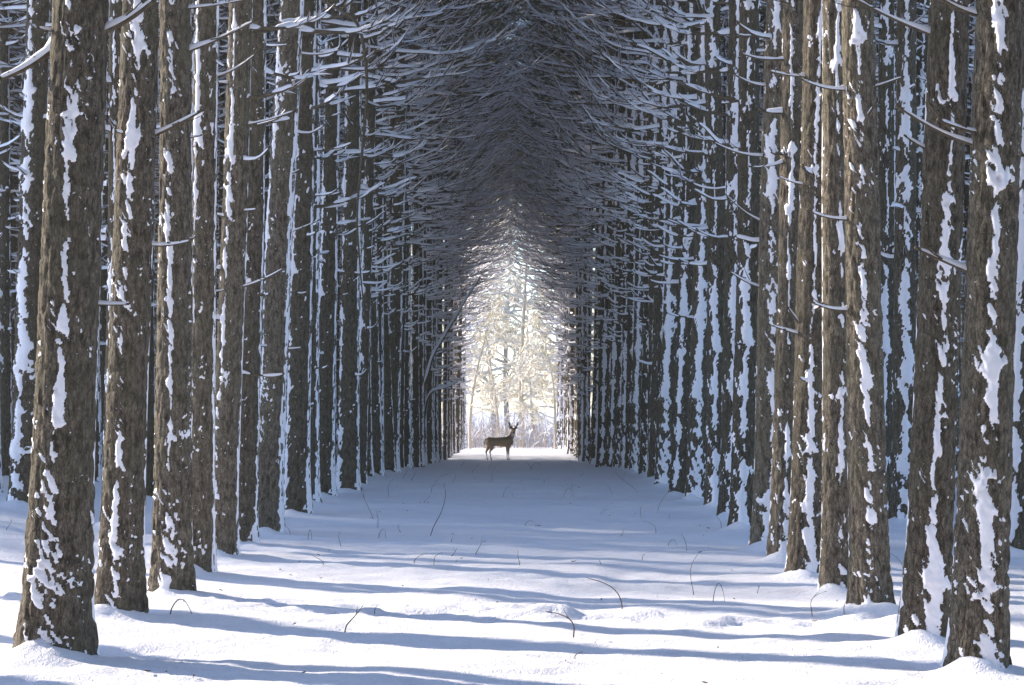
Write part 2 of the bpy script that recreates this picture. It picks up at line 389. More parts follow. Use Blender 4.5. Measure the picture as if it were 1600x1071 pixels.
# joined branch whorls for the pines too far off to pick branches apart (path side = +x)
def build_whorls(seed, zmin, zmax, side, twigs, spread):
    rs = np.random.RandomState(seed); wb, sb = MB(), MB(); z = zmin
    while z < zmax:
        nb = rs.randint(3, 5)
        for k in range(nb):
            az = rs.uniform(-np.pi, np.pi)
            if side and rs.rand() < .68: az = rs.normal(0, .75)
            f = (0.55 + 0.45 * math.cos(az)) if side else spread
            L = max(.18, limb_len(z) * f * rs.choice([rs.uniform(.3, .6), rs.uniform(.7, 1.2), rs.uniform(.8, 1.15)]))
            w2, s2 = MB(), MB()
            limb_parts(rs, L, .010 + .007 * L, rs.uniform(-.04, .36), 7, 4, int(twigs * L), .040 if side else .03, False, w2, s2)
            ca, sa = math.cos(az), math.sin(az); M3 = np.array([[ca, sa, 0], [-sa, ca, 0], [0, 0, 1]])
            off = np.array([ca * .09, sa * .09, z + rs.uniform(-.05, .05)])
            for src, dst in ((w2, wb), (s2, sb)):
                for V in src.V: V[:] = V @ M3 + off
                dst.add(np.concatenate(src.V), np.concatenate(src.Q) if src.Q else None, np.concatenate(src.T) if src.T else None)
        z += rs.uniform(.46, .68)
    return wb.mesh('branches', M_branch), sb.mesh('branch_snow', M_cap)
WH_FRONT = [build_whorls(40 + k, 2.3 if k < 3 else 3.2, 15.5, True, 2.2, 1) for k in range(5)]
WH_INNER = [build_whorls(60 + k, 2.6 + .4 * (k % 2), 11.0, False, 3, .55) for k in range(4)]
print('branches', time.time() - T0)

# needle crowns
def build_crown(seed, z0, z1, rmax, dens=1.0, onesided=False):
    rs = np.random.RandomState(seed); nb, bb, sb = MB(), MB(), MB(); z = z0
    while z < z1:
        u = (z - z0) / (z1 - z0)
        for k in range(rs.randint(4, 7)):
            az = rs.normal(0, .9) if onesided and rs.rand() < .6 else rs.uniform(0, 2 * np.pi); L = rmax * (1 - u) ** .7 * rs.uniform(.55, 1.1) * (0.75 + min(u * 3, .25)) + .25
            P, s = limb_curve(rs, L, rs.uniform(.15, .5), 6)
            ca, sa = math.cos(az), math.sin(az); M3 = np.array([[ca, sa, 0], [-sa, ca, 0], [0, 0, 1]])
            P = P @ M3 + np.array([0, 0, z + rs.uniform(-.15, .15)])
            tube(bb, P, .022 * (1 - s) + .005, 4, False)
            m = max(3, int((6 + 7 * L) * dens))
            uu = rs.uniform(.3, 1.02, m) ** .8; q = np.clip(uu, 0, 1) * 5; i0 = np.minimum(q.astype(int), 4)
            pc = P[i0] + (P[i0 + 1] - P[i0]) * (q - i0)[:, None] + rs.normal(0, .16, (m, 3)) * np.array([1, 1, .6])
            B = 11
            dirs = rs.normal(0, 1, (m, B, 3)) + np.array([0, 0, .55]) + 0.8 * np.array([ca, sa, 0]); dirs /= np.linalg.norm(dirs, axis=2, keepdims=True)
            side = np.cross(dirs, rs.normal(0, 1, (m, B, 3))); side /= np.linalg.norm(side, axis=2, keepdims=True) + 1e-9
            ln = rs.uniform(.11, .20, (m, B, 1)); a = pc[:, None] + side * .007; b_ = pc[:, None] - side * .007; c_ = pc[:, None] + dirs * ln
            V = np.stack([a, b_, c_], 2).reshape(-1, 3); nb.add(V, None, np.arange(len(V)).reshape(-1, 3))
            for p in pc[rs.rand(m) < .35]:
                r = rs.uniform(.05, .10); e = np.array([[1, 0, 0], [0, 1, 0], [-1, 0, 0], [0, -1, 0], [0, 0, .55], [0, 0, -.15]]) * r
                e = e @ np.array([[ca, sa, 0], [-sa, ca, 0], [0, 0, 1]]) * np.array([1, 1, 1]) + p + np.array([0, 0, .05])
                sb.add(e + rs.normal(0, .012, (6, 3)), None, [(0, 1, 4), (1, 2, 4), (2, 3, 4), (3, 0, 4), (1, 0, 5), (2, 1, 5), (3, 2, 5), (0, 3, 5)])
        z += rs.uniform(.42, .6)
    # one mesh, three materials
    V = np.concatenate(nb.V + bb.V + sb.V); n0, n1 = nb.n, nb.n + bb.n
    Tn = np.concatenate([np.concatenate(nb.T), np.concatenate(sb.T) + n1]); Q = np.concatenate(bb.Q) + n0
    me = mesh_from('crown', V, Q, Tn, M_needle)
    me.materials.append(M_branch); me.materials.append(M_cap)
    mi = np.zeros(len(Q) + len(Tn), np.int32); mi[:len(Q)] = 1; mi[len(Q) + sum(len(t) for t in nb.T):] = 2
    me.polygons.foreach_set('material_index', mi); me.update()
    return me
CROWNS = [build_crown(80 + k, 9.0 + .5 * k, 20.0 + .6 * k, 2.5) for k in range(4)]
CROWNI = [build_crown(85 + k, 9.5 + .5 * k, 20.0 + .6 * k, 2.2, .3) for k in range(3)]
CROWNF = [build_crown(90 + k, 9.3 + .5 * k, 19.0 + .6 * k, 3.7, .40, True) for k in range(3)]
print('crowns', time.time() - T0)

# shared trunks for the pines down the rows
ROWTR = [build_trunk(200 + k, .135, 20.5, 10, .03, 40, .56, .12, .8, True, M_barkf, .25, 1.0, .4) for k in range(5)]       # broad snow band
ROWTL = [build_trunk(230 + k, .138, 20.5, 10, .03, 40, .40, .0, .8, True, M_barkf, .25, 1.0, .4) for k in range(4)]       # thinner band
print('row trunks', time.time() - T0)

def pix(x, y, d): return Vector(((x - HX) * d / F, d, HCAM + (HY - y) * d / F))

# hand-placed dead branches of the foremost pines: (row, index, start px, end px, radius)
HAND = [('L', 0, (165, 52), (248, -12), .021), ('L', 0, (78, 62), (-6, 132), .022), ('L', 0, (158, 472), (202, 470), .010), ('L', 0, (80, 48), (60, 46), .010),
        ('L', 1, (238, 216), (316, 168), .016), ('L', 1, (196, 204), (180, 205), .010), ('L', 1, (240, 381), (300, 372), .011), ('L', 1, (238, 8), (262, -20), .012),
        ('L', 2, (288, 84), (402, 30), .014), ('L', 2, (292, 14), (388, -2), .009), ('L', 2, (285, 214), (316, 211), .009), ('L', 2, (285, 372), (306, 371), .009),
        ('L', 3, (338, 122), (402, 82), .011), ('L', 3, (335, 456), (352, 452), .010), ('L', 3, (330, 84), (352, 104), .009),
        ('L', 4, (355, 452), (446, 414), .010), ('L', 4, (378, 195), (462, 168), .011), ('L', 4, (380, 327), (400, 325), .008),
        ('L', 6, (455, 80), (535, 72), .013), ('L', 6, (400, 70), (452, 68), .012), ('L', 6, (440, 275), (470, 262), .010), ('L', 6, (450, 365), (500, 340), .009), ('L', 6, (450, 545), (472, 541), .009), ('L', 6, (400, 545), (386, 548), .009),
        ('R', 0, (1545, 233), (1400, 170), .013), ('R', 0, (1530, 434), (1430, 391), .015), ('R', 0, (1555, 28), (1462, -4), .019), ('R', 0, (1540, 210), (1465, 190), .014),
        ('R', 1, (1472, 62), (1318, -4), .015), ('R', 1, (1468, 240), (1412, 214), .012), ('R', 1, (1475, 50), (1462, 152), .012), ('R', 1, (1520, 55), (1545, 30), .010),
        ('R', 2, (1330, 342), (1266, 329), .012), ('R', 2, (1322, 483), (1268, 470), .012), ('R', 2, (1345, 196), (1365, 166), .014), ('R', 2, (1318, 140), (1250, 121), .010), ('R', 2, (1365, 140), (1412, 121), .010),
        ('R', 4, (1248, 515), (1230, 480), .012), ('R', 4, (1245, 524), (1200, 508), .010), ('R', 4, (1255, 120), (1200, 112), .010), ('R', 4, (1255, 290), (1215, 277), .009), ('R', 4, (1290, 330), (1300, 320), .010),
        ('R', 6, (1200, 452), (1138, 424), .011), ('R', 6, (1198, 352), (1132, 304), .010), ('R', 6, (1205, 245), (1110, 222), .011), ('R', 6, (1205, 135), (1150, 120), .012), ('R', 5, (1228, 250), (1170, 262), .010)]
def hand_branch(root, lean, d, p0, p1, r, seed):
    rs = np.random.RandomState(seed)
    a, b = pix(*p0, d), pix(*p1, d - rs.uniform(0.02, .22))
    def loc(v):
        z = v.z - root.location.z; return np.array([v.x - root.location.x - math.tan(lean) * z, v.y - root.location.y, z])
    A, B = loc(a), loc(b); A = A * np.array([.55, 1, 1]) if abs(A[0]) < .3 else A
    n = 9; s = np.linspace(0, 1, n)[:, None]; L = np.linalg.norm(B - A)
    P = A + (B - A) * s + np.array([0, 0, -1.0]) * np.sin(s * np.pi) * L * rs.uniform(.0, .07) + np.array([0, 1.0, 0]) * np.sin(s * 3) * L * .05
    rad = r * (1.15 - .55 * s[:, 0]) * (1 + .12 * vnoise(s[:, 0] * 9, seed, 0, 3)); wb, sb = MB(), MB()
    tube(wb, P, rad, 8)
    nz = vnoise(s[:, 0] * L * 6, seed * 3.3, 0, 8); h = r * (0.9 + .8 * nz) * (1 - .6 * s[:, 0]); h[0] = r * 2.4; h[1] = r * 1.9; h[-1] = 0
    snowcap(sb, P, rad, np.maximum(h, 0), .95, .003, 7)
    for k in range(2 if L > .35 else 0):
        u = rs.uniform(.4, .9); p = A + (B - A) * u; e = p + (B - A) * rs.uniform(.15, .3) + rs.normal(0, .05, 3) * L * 2
        v = np.linspace(0, 1, 4)[:, None]; tube(wb, p + (e - p) * v + np.array([0, 0, .1]) * L * v * v, [.005, .004, .003, .002], 4, False)
    o = obj('branch', wb.mesh('branch', M_branch), root); obj('snow_cap', sb.mesh('snow_cap', M_cap), o)

ORD = ['first', 'second', 'third', 'fourth', 'fifth', 'sixth', 'seventh', 'eighth', 'ninth', 'tenth', 'eleventh', 'twelfth', 'thirteenth', 'fourteenth', 'fifteenth', 'sixteenth']
def put_branch(root, z, az, L, x0, stubs):
    Lm, bm, sm = pick(STUBS if stubs else LIMBS, L)
    k = max(.75, min(1.25, L / Lm))
    b = obj('branch', bm, root, (math.cos(az) * x0, math.sin(az) * x0, z), (rnd.uniform(-.25, .25), rnd.uniform(-.10, .08), az), k)
    obj('snow_cap', sm, b)
def front_tree(i, t, side):
    x, y, r, lean, a = t
    root = obj('pine_tree', None, None, (x, y, gz(x, y) - .01), (rnd.uniform(-.008, .008), math.atan(lean), 0))
    root.empty_display_size = .3
    sname = 'left' if side < 0 else 'right'
    tail = "at the side of the deer's tail" if side < 0 else "at the side of the deer's chest"
    if i < 16: lab = f'snow streaked pine, {ORD[i]} from the camera in the {sname} row'
    elif y < 71: lab = f'slim dark pine far down the {sname} row lining the path, before the deer'
    else: lab = f'slim pine at the far end of the {sname} path row, beyond the deer'
    tag(root, lab, 'tree', 'pines in two rows lining the snowy path')
    toward = 0.0 if side < 0 else math.pi
    if i < 7:
        hf = HCAM + .21 * y + .5; fine = y < 14
        tm, sm, wl = build_trunk(300 + i + (50 if side > 0 else 0), r, 20.5, hf, .011 if fine else .017, 96 if fine else 66, .34 if side < 0 else .31, -.15 if fine else -.06, 1.0, True, M_bark, .2, .75)
        rr = r
    else:
        tm, sm, wl = rnd.choice(ROWTL if side < 0 else ROWTR); rr = .137
    sc = r / rr; ro = (0, 0, R(a))
    obj('trunk', tm, root, None, ro, (sc, sc, 1)); tag(obj('snow_crust', sm, root, None, ro, (sc, sc, 1)), kind='stuff')
    cr = obj('crown', CROWNI[i % 3] if y < 24 else CROWNF[i % 3], root, (0, 0, rnd.uniform(-.3, .5)), (0, 0, toward + rnd.uniform(-.4, .4)))
    ztop = HCAM + .215 * y + .35 - root.location.z
    for hb in HAND:
        if hb[0] == ('L' if side < 0 else 'R') and hb[1] == i: hand_branch(root, lean, y, hb[2], hb[3], hb[4], int(hb[2][0]) + i)
    if y < 46:
        z0 = 2.1 if y > 22 else (2.6 if y > 15.5 else 9)
        for q in wl:
            if q > min(ztop, 11): break
            if q < z0 + (1.2 if y < 22 else .9):
                if i >= 4 and rnd.random() < .55 and q > 1.5:
                    put_branch(root, q, rnd.uniform(-math.pi, math.pi), rnd.uniform(.1, .5), r * .8, True)
            else:
                f = 0.72 if y < 17 else 1.0
                nb = 1 if y < 17 else 2 if y < 24 else 3
                for k in range(nb):
                    az = toward + (rnd.gauss(0, .8) if rnd.random() < .7 else rnd.uniform(-math.pi, math.pi))
                    L = limb_len(q) * f * (.5 + .5 * max(0, math.cos(az - toward))) * rnd.choice([rnd.uniform(.3, .6), rnd.uniform(.6, 1.25), rnd.uniform(.7, 1.1)])
                    put_branch(root, q + rnd.uniform(-.08, .08), az, max(L, .2), r * .75, L < .62)
    else:
        bm, sm2 = WH_FRONT[i % 3] if y > 55 else WH_FRONT[3 + i % 2]
        rz = toward + rnd.uniform(-.3, .3)
        zz = rnd.uniform(-.25, .25)
        tag(obj('branches', bm, root, (0, 0, zz), (0, 0, rz)), kind='stuff'); tag(obj('branch_snow', sm2, root, (0, 0, zz), (0, 0, rz)), kind='stuff')
    return root
roots = {'L': [], 'R': []}
for i, t in enumerate(LEFT): roots['L'].append(front_tree(i, t, -1))
for i, t in enumerate(RIGHT): roots['R'].append(front_tree(i, t, 1))
print('front rows', time.time() - T0)

# a thin dead stem hanging down beside the left row, and a broken limb slanting up out of it
def extra_limb(root, pts, rads, snow, sides=7):
    P = np.array([list(Vector(p) - root.location) for p in pts])
    u = np.linspace(0, 1, len(P)); v = np.linspace(0, 1, len(P) * 5)
    P = np.stack([np.interp(v, u, P[:, k]) for k in range(3)], -1); rr = np.interp(v, u, rads)
    for _ in range(3): P[1:-1] = (P[:-2] + 2 * P[1:-1] + P[2:]) / 4
    P += 0.01 * np.stack([vnoise(v * 9, k, 0, 77) for k in range(3)], -1)
    wb, sb = MB(), MB(); tube(wb, P, rr, sides); b = obj('branch', wb.mesh('branch', M_branch), root)
    if snow:
        snowcap(sb, P, rr, snow * (1 + .5 * vnoise(v * 8, 3, 0, 9)) * (1 - .5 * v), 1.1, .01); obj('snow_cap', sb.mesh('snow_cap', M_cap), b)
    return b
rt = roots['L'][7]; d = 22.6
b = extra_limb(rt, [(rt.location.x + .1, 23.2, 6.3), pix(520, 15, d), pix(548, 40, d), pix(562, 130, d), pix(556, 230, d), pix(548, 330, d), pix(556, 420, d), pix(565, 505, d)], [.022, .02, .019, .018, .016, .013, .010, .005], 0)
b['label'] = 'thin bare dead branch hanging down almost to head height'
rt = min(roots['L'], key=lambda o: abs(o.location.y - 52)); d = rt.location.y - .3
b = extra_limb(rt, [rt.location + Vector((.05, -.05, 1.75)), pix(662, 604, d), pix(672, 560, d), pix(700, 512, d), pix(725, 470, d), pix(748, 432, d)], [.05, .05, .045, .04, .03, .02], .05)
b['label'] = 'thick snow laden limb slanting up towards the path'
extra_limb(rt, [rt.location + Vector((.05, -.08, 1.0)), pix(668, 612, d), pix(700, 604, d), pix(722, 592, d)], [.03, .03, .022, .01], .05)

# ------------------------------------------------------------------ the rows behind
for j, (x, y, r, lean, a, side, k) in enumerate(INNER):
    root = obj('pine_tree', None, None, (x, y, gz(x, y) - .01), (rnd.uniform(-.012, .012), lean, 0)); root.empty_display_size = .3
    sname = 'left' if side < 0 else 'right'
    if j == 0: lab = 'pine with broad snow band standing behind the foremost trunk of the left row'
    elif j == 1: lab = 'thin pine white with snow in the gap between the two foremost trunks on the left'
    elif j == 2: lab = 'dark pine cut by the left edge of the picture, set back in the forest'
    elif j == 3: lab = 'snow banded pine seen between second and third trunk of the right row'
    elif j == 4: lab = 'dark pine behind the foremost right trunk at the edge of the picture'
    elif j == 5: lab = 'slim pine set back between the second and third trunk of the right row'
    else: lab = f'dark pine among the trunks of the {["second", "third", "fourth", "fifth"][k - 1]} row back on the {sname} of the path'
    tag(root, lab, 'tree', f'pines in the forest on the {sname} behind the path row')
    tm, sm, wl = rnd.choice(ROWTL if side < 0 and j not in (0, 1) else ROWTR); sc = r / .137
    obj('trunk', tm, root, None, (0, 0, R(a)), (sc, sc, 1)); tag(obj('snow_crust', sm, root, None, (0, 0, R(a)), (sc, sc, 1)), kind='stuff')
    bm, sm2 = WH_INNER[j % 4]; rz = rnd.uniform(0, 6.28); zz = rnd.uniform(-.5, .3)
    tag(obj('branches', bm, root, (0, 0, zz), (0, 0, rz)), kind='stuff'); tag(obj('branch_snow', sm2, root, (0, 0, zz), (0, 0, rz)), kind='stuff')
    cr = obj('crown', CROWNS[j % 4] if side < 0 and j < 8 else CROWNI[j % 3], root, (0, 0, rnd.uniform(-.3, .5)), (0, 0, rnd.uniform(0, 6.28)))
print('inner', len(INNER), len(LEFT), len(RIGHT), time.time() - T0)

# ------------------------------------------------------------------ the rest of the plantation as one mass
pts = []
def fill(x0, x1, y0, y1, sx, sy, jit=.35, seen=True):
    x = x0
    while x <= x1:
        y = y0
        while y <= y1:
            px, py = x + rnd.uniform(-jit, jit), y + rnd.uniform(-jit, jit)
            if (seen or abs(px) > .268 * py + .5) and all((px - t[0]) ** 2 + (py - t[1]) ** 2 > 1.2 for t in TREE_XY): pts.append((px, py))
            y += sy
        x += sx
fill(-7.0, -4.7, 9.5, 24.5, 2.3, 2.6, .4, False)

                 # the thin strip of forest the low sun shines through
fill(-11.3, -2.5, -24, 7.2, 2.2, 1.9, .15, False)           # the avenue goes on behind the camera
fill(2.5, 11.3, -24, 7.2, 2.2, 1.9, .15, False)
fill(-34, -13.8, 32.5, 80, 2.5, 2.6)                     # deep forest that shades the middle of the path
fill(-11.5, -7.0, 28, 46, 2.3, 2.3, .35, False)
fill(13.8, 30, 30, 100, 2.6, 2.7)
fill(7.0, 11.5, 12, 42, 2.3, 2.3, .35, False)
fill(4.7, 4.8, 9.0, 15.5, 2.3, 2.0, .35, False)
fill(-50, -14, 140, 165, 3.2, 3.5)
fill(14, 50, 140, 165, 3.2, 3.5)
fill(-40, -11, 172, 195, 3.2, 3.5)
fill(11, 40, 172, 195, 3.2, 3.5)
fill(9, 40, 104, 136, 3.2, 3.5)
kid = lambda o, n: next(c for c in o.children if c.name.split('.')[0] == n)
src_t = kid(roots['L'][12], 'trunk'); src_c = []
for q in C.objects:
    if q.name.startswith('crown') and q.data in CROWNS[:2] and q.data not in [c.data for c in src_c]: src_c.append(q)
V = np.array([(x, y, gz(x, y)) for x, y in pts]); me = mesh_from('pine_wood', V)
wood = obj('pine_wood', me); tag(wood, 'dense mass of pines filling the forest behind the path rows', 'forest', None, 'stuff')
ng = bpy.data.node_groups.new('wood', 'GeometryNodeTree')
ng.interface.new_socket('Geometry', in_out='INPUT', socket_type='NodeSocketGeometry'); ng.interface.new_socket('Geometry', in_out='OUTPUT', socket_type='NodeSocketGeometry')
gi, go = ng.nodes.new('NodeGroupInput'), ng.nodes.new('NodeGroupOutput'); jn = ng.nodes.new('GeometryNodeJoinGeometry')
for k, s in enumerate([src_t, src_c[0], src_c[1]]):
    oi = ng.nodes.new('GeometryNodeObjectInfo'); oi.inputs['Object'].default_value = s; oi.transform_space = 'ORIGINAL'; oi.inputs['As Instance'].default_value = True
    ip = ng.nodes.new('GeometryNodeInstanceOnPoints'); rv = ng.nodes.new('FunctionNodeRandomValue'); rv.data_type = 'FLOAT_VECTOR'
    rv.inputs['Min'].default_value = (0, 0, 0); rv.inputs['Max'].default_value = (.02, .02, 6.28); rv.inputs['Seed'].default_value = k
    ng.links.new(gi.outputs[0], ip.inputs['Points']); ng.links.new(oi.outputs['Geometry'], ip.inputs['Instance']); ng.links.new(rv.outputs[0], ip.inputs['Rotation'])
    if k:
        rb = ng.nodes.new('FunctionNodeRandomValue'); rb.data_type = 'BOOLEAN'; rb.inputs['Seed'].default_value = 7
        rb.inputs['Probability'].default_value = .5
        sel = rb.outputs[3]
        if k == 2:
            nn = ng.nodes.new('FunctionNodeBooleanMath'); nn.operation = 'NOT'; ng.links.new(sel, nn.inputs[0]); sel = nn.outputs[0]
        ng.links.new(sel, ip.inputs['Selection'])
    ng.links.new(ip.outputs[0], jn.inputs[0])
ng.links.new(jn.outputs[0], go.inputs[0])
md = wood.modifiers.new('wood', 'NODES'); md.node_group = ng
print('wood', len(pts), time.time() - T0)

# ------------------------------------------------------------------ sunlit snowy trees in the clearing beyond
def snowy_tree(seed, h, r, lean, spread, levels=3, dens=1.0):
    rs = np.random.RandomState(seed); wb, sb, kb = MB(), MB(), MB()
    n = 12; s = np.linspace(0, 1, n); P = np.stack([lean * h * s + .04 * h * np.sin(s * 4 + seed), .03 * h * np.sin(s * 3), h * s], -1)
    tube(wb, P, r * (1 - .85 * s), 9)
    sd = np.stack([-r * .5 * (1 - .8 * s), -r * .45 * (1 - .8 * s), 0 * s], -1); snow_r = np.maximum(.006, r * .75 * (1 - .8 * s))
    def grow(p, d, L, rad, lev):
        m = 5; v = np.linspace(0, 1, m)[:, None]; sag = rs.uniform(-.35, .25)
        Q = p + d * L * v + np.array([0, 0, 1.0]) * L * sag * v ** 2 + rs.normal(0, .04, (m, 3)) * L * v
        rr = rad * (1 - .7 * v[:, 0]); tube(kb, Q, rr, 4 if lev > 1 else 5, False)
        if lev >= 2:    # added leaf flecks whose straw colour carries the warm glow
            m2 = 5; q0 = Q[rs.randint(0, m, m2)] + rs.normal(0, .05, (m2, 3)); e1 = rs.normal(0, .05, (m2, 3)); e2 = rs.normal(0, .05, (m2, 3))
            kb.add(np.stack([q0, q0 + e1, q0 + e2], 1).reshape(-1, 3), None, np.arange(m2 * 3).reshape(-1, 3))
        snowcap(sb, Q, rr, (.05 if lev == 0 else .035 if lev == 1 else .022) * rs.uniform(.6, 1.4) * (1 - .5 * v[:, 0]), 1.2, .012, 3)
        if lev < levels:
            for k in range(int(rs.randint(4, 7) * dens)):
                u = rs.uniform(.25, 1); i0 = min(int(u * (m - 1)), m - 2)
                nd = d + rs.normal(0, .55, 3) + np.array([0, 0, .05]); nd /= np.linalg.norm(nd)
                grow(Q[i0] + (Q[i0 + 1] - Q[i0]) * (u * (m - 1) - i0), nd, L * rs.uniform(.35, .6), rad * .5, lev + 1)
    nbr = int(h * 2.3 * dens)
    for k in range(nbr):
        u = .18 + .8 * (k + rs.rand()) / nbr; i = u * (n - 1); i0 = min(int(i), n - 2); p = P[i0] + (P[i0 + 1] - P[i0]) * (i - i0)
        az = rs.uniform(0, 6.28); d = np.array([math.cos(az), math.sin(az), rs.uniform(.05, .7)]); d /= np.linalg.norm(d)
        grow(p, d, spread * (1.15 - .75 * u) * rs.uniform(.6, 1.1), r * .28 + .006, 1)
    return wb.mesh('trunk', M_pale), kb.mesh('crown', M_straw_glow), sb.mesh('snow', M_thin)
BT = [snowy_tree(500 + k, h, r, ln, sp) for k, (h, r, ln, sp) in enumerate([(9, .10, .10, 2.4), (11, .13, -.04, 2.8), (7, .08, -.16, 2.2), (12, .15, .03, 3.2)])]
BACK = [(0, -2.1, 104, -.3, 'slender pale tree leaning away from the path behind the deer', 1.0), (2, 2.5, 103, .2, 'pale tree leaning inward at the far end, ahead of the deer', 1.0),
        (1, -4.6, 112, 1.0, 'tall sunlit tree with snowy twigs behind the end of the left row', 1.1), (3, 4.9, 114, 2.0, 'tall sunlit tree with snowy twigs behind the end of the right row', 1.0),
        (3, .8, 124, 4.0, 'sunlit snow laden tree closing the view above the deer', 1.35), (1, -1.9, 132, 3.0, 'sunlit snow laden tree behind the slender leaning tree', 1.5), (0, 3.1, 119, 1.6, 'small sunlit tree with snowy boughs above the bright snow strip', 1.2), (2, -6.5, 122, .8, 'sunlit sapling at the far edge of the clearing on the left', 1.3), (3, 7.5, 128, .5, 'sunlit tree at the far edge of the clearing on the right', 1.1)]
for v, x, y, rz, sc in [(1, .2, 138, 1, 1.7), (3, -3.6, 140, 2, 1.6), (1, 3.9, 137, 3, 1.6), (0, -.9, 116, 2.4, 1.1), (2, 1.6, 127, 1.2, 1.5), (3, -6.8, 134, .2, 1.2), (1, 6.4, 141, 4, 1.3), (0, 4.4, 106, 2.2, 1.2), (2, -3.6, 107, 2.6, 1.3)]:
    BACK.append((v, x, y, rz, 'snow laden tree in the bright tangle filling the far end of the avenue', sc))
for (v, x, y, rz, lab, sc) in BACK:
    root = obj('snowy_tree', None, None, (x, y, gz(x, y) - .05), (0, 0, rz if v not in (0, 2) or y > 110 else 0), sc); root.empty_display_size = .3
    tag(root, lab, 'tree', 'sunlit snowy trees beyond the end of the path')
    for nm, m in zip(('trunk', 'crown', 'snow'), BT[v]): obj(nm, m, root)
rs = np.random.RandomState(71); tb, tsn = MB(), MB()
for k in range(1500):
    x, y = rs.uniform(-11, 11), rs.uniform(107, 140); h = rs.uniform(.8, 2.6); az = rs.uniform(0, 6.28); ln = rs.uniform(.05, .5)
    v = np.linspace(0, 1, 5); P = np.stack([x + math.cos(az) * ln * h * v ** 1.6, y + math.sin(az) * ln * h * v ** 1.6, gz(x, y) + h * v * (1 - .12 * v)], -1)
    tube(tb, P, .012 * (1 - .7 * v) + .003, 3, False)
    for q in range(3):
        u = rs.randint(1, 4); e = rs.normal(0, .35, 3) * h * .5 + np.array([0, 0, .25 * h]); v2 = np.linspace(0, 1, 3)[:, None]; P2 = P[u] + e * v2
        tube(tb, P2, [.007, .005, .003], 3, False)
        if rs.rand() < .5: snowcap(tsn, P2, np.array([.007, .005, .003]), np.array([.02, .02, .01]), 1.2, .01, 3)
M_brush = mat_plain('brush_bark', (.32, .24, .20), (.56, .46, .40), 8)
br = obj('brushwood', tb.mesh('brushwood', M_brush)); tag(br, 'reddish thicket of bare stems beyond the bright snow strip', 'brushwood', None, 'stuff')
obj('snow', tsn.mesh('snow', M_cap), br)
# ------------------------------------------------------------------ warm-tinted haze, added for the glow of the far opening
hz = MB(); E = np.array([[x, y, z] for z in (-5, 27) for y in (-440, 470) for x in (-450, 450)], float)
hz.add(E, [(0, 2, 3, 1), (4, 5, 7, 6), (0, 1, 5, 4), (1, 3, 7, 5), (3, 2, 6, 7), (2, 0, 4, 6)])
hm = bpy.data.materials.new('haze'); hm.use_nodes = True; hm.node_tree.nodes.clear()
ho = hm.node_tree.nodes.new('ShaderNodeOutputMaterial'); pv = hm.node_tree.nodes.new('ShaderNodeVolumePrincipled')
pv.inputs['Color'].default_value = (.99, .93, .82, 1); pv.inputs['Density'].default_value = 0.0012; pv.inputs['Anisotropy'].default_value = 0.2
hm.node_tree.links.new(pv.outputs[0], ho.inputs['Volume'])
ho_ = obj('haze', hz.mesh('haze', hm, False)); tag(ho_, 'thin warm-tinted haze added for the glow at the far end', None, None, 'stuff')
print('back', time.time() - T0)

